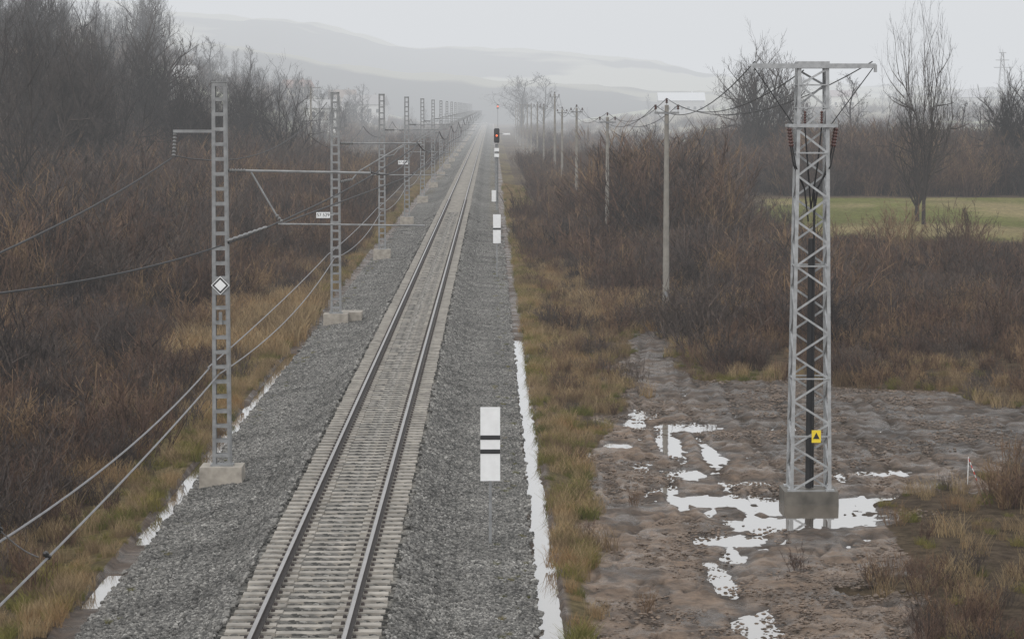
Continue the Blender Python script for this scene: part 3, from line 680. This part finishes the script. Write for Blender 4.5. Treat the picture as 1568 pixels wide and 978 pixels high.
def hp(name,px,Y,*a,**k): house(name,(px-752)/F*Y,Y,*a,**k)
hp('white_house',491,700,7,8,3.2,2.0,(.7,.7,.68),(.35,.35,.35),rz=.2,zoff=2.2)
hp('village_house',456,1050,10,9,3,3,(.5,.46,.4),(.20,.11,.08),rz=.4,zoff=2.5)
hp('village_house',560,1050,15,10,4,3.5,(.55,.55,.54),(.28,.27,.27),rz=-.2,nw=5,zoff=2.5)
hp('village_house',525,1100,10,8,4,3,(.5,.46,.42),(.2,.15,.12),rz=.1,zoff=3)
hp('village_house',283,560,5,7,3,2,(.6,.6,.58),(.45,.45,.45),rz=.1,zoff=2.5)
hp('farm_barn',1042,1250,20,14,5,3.5,(.42,.42,.42),(.6,.61,.63),nw=7,zoff=1)
hp('farm_barn',1475,1300,18,12,5,3,(.5,.5,.5),(.45,.45,.47),nw=5,zoff=1)
hp('farm_house',1290,1350,12,9,5,3,(.6,.58,.55),(.3,.25,.25),zoff=1)
b=MB(); 
for sx,sy in L: b.bar((sx*2,sy*2,0),(sx*.4,sy*.4,24),.2,.2)
for i in range(12):
    a=i*2;c=a+2;ha=2-1.6*a/24;hc=2-1.6*c/24
    for k in range(4):
        p=L[k];q=L[(k+1)%4]; b.bar((p[0]*ha,p[1]*ha,a),(q[0]*hc,q[1]*hc,c),.1,.1)
for z,w in ((18,7),(21,5.5),(24,3)): b.box((0,0,z),(w,.3,.3))
b.obj('power_pylon',[M['galvd']],((1533-752)/F*1150,1150,z1(209,1150)+1))
b=MB(); b.path([(0,0,0),(0,0,11)],[.2,.12],8,0); b.box((0,0,10.8),(3.2,.15,.15),1); b.box((0,0,9.6),(1.4,.15,.15),1)
b.obj('electricity_pole',[M['concp'],M['galvd'],M['ins']],((477-752)/F*450,450,z1(-28.8,450)+1))
# ---------------------------------------------------------------- mist : thin self-lit haze everywhere, thicker bank down the valley
def mist(name,y0,y1,top,DEN):
    b=MB(); b.box((0,(y0+y1)/2,top/2-35),(12000+y0,y1-y0,top+70)); o=b.obj(name,[])
    m=bpy.data.materials.new(name+'_volume'); m.use_nodes=True; nt=m.node_tree; nt.nodes.clear()
    out=nt.nodes.new('ShaderNodeOutputMaterial'); va=nt.nodes.new('ShaderNodeVolumeAbsorption'); va.inputs['Color'].default_value=(0,0,0,1)
    va.inputs['Density'].default_value=DEN
    em=nt.nodes.new('ShaderNodeEmission'); em.inputs['Color'].default_value=(.70,.72,.745,1); em.inputs['Strength'].default_value=DEN  # added glow standing in for daylight scattered by the mist
    ad=nt.nodes.new('ShaderNodeAddShader'); nt.links.new(va.outputs[0],ad.inputs[0]); nt.links.new(em.outputs[0],ad.inputs[1])
    nt.links.new(ad.outputs[0],out.inputs['Volume']); o.data.materials.append(m)
mist('mist',-600,7400,180,.00033)
mist('mist_bank',420,7300,178,.00043)
# ---------------------------------------------------------------- world, sun, camera
w=bpy.data.worlds.new('World'); scene.world=w; w.use_nodes=True; nt=w.node_tree; bg=nt.nodes['Background']
sky=nt.nodes.new('ShaderNodeTexSky'); sky.sky_type='NISHITA'; sky.sun_disc=False; sky.sun_elevation=math.radians(38); sky.sun_rotation=math.radians(200); sky.air_density=1; sky.dust_density=4
hs=nt.nodes.new('ShaderNodeHueSaturation'); hs.inputs['Saturation'].default_value=.12; nt.links.new(sky.outputs[0],hs.inputs['Color'])
mx=nt.nodes.new('ShaderNodeMix'); mx.data_type='RGBA'; mx.inputs[0].default_value=.8; mx.inputs[7].default_value=(9.1,9.2,9.3,1)
nt.links.new(hs.outputs[0],mx.inputs[6]); nt.links.new(mx.outputs[2],bg.inputs['Color']); bg.inputs['Strength'].default_value=.122
sd=bpy.data.lights.new('sun','SUN'); sd.energy=1.0; sd.angle=math.radians(18); sd.color=(1,.96,.91); so=bpy.data.objects.new('sun',sd); scene.collection.objects.link(so)
az=math.radians(200); el=math.radians(38)
dirv=Vector((math.sin(az)*math.cos(el),math.cos(az)*math.cos(el),math.sin(el)))
so.rotation_euler=dirv.to_track_quat('Z','Y').to_euler()
cd=bpy.data.cameras.new('camera'); cd.lens=F/1568*36; cd.sensor_width=36; cd.clip_end=20000; cd.clip_start=.5
cam=bpy.data.objects.new('camera',cd); scene.collection.objects.link(cam); cam.location=(0,0,CZ)
cam.rotation_euler=(math.radians(90)-math.atan((489-163)/F),0,-math.atan(32/F)); scene.camera=cam
scene.view_settings.view_transform='Standard'; scene.view_settings.look='None'; scene.view_settings.exposure=0
print('COUNTS',nb,nb2,nx*ny)
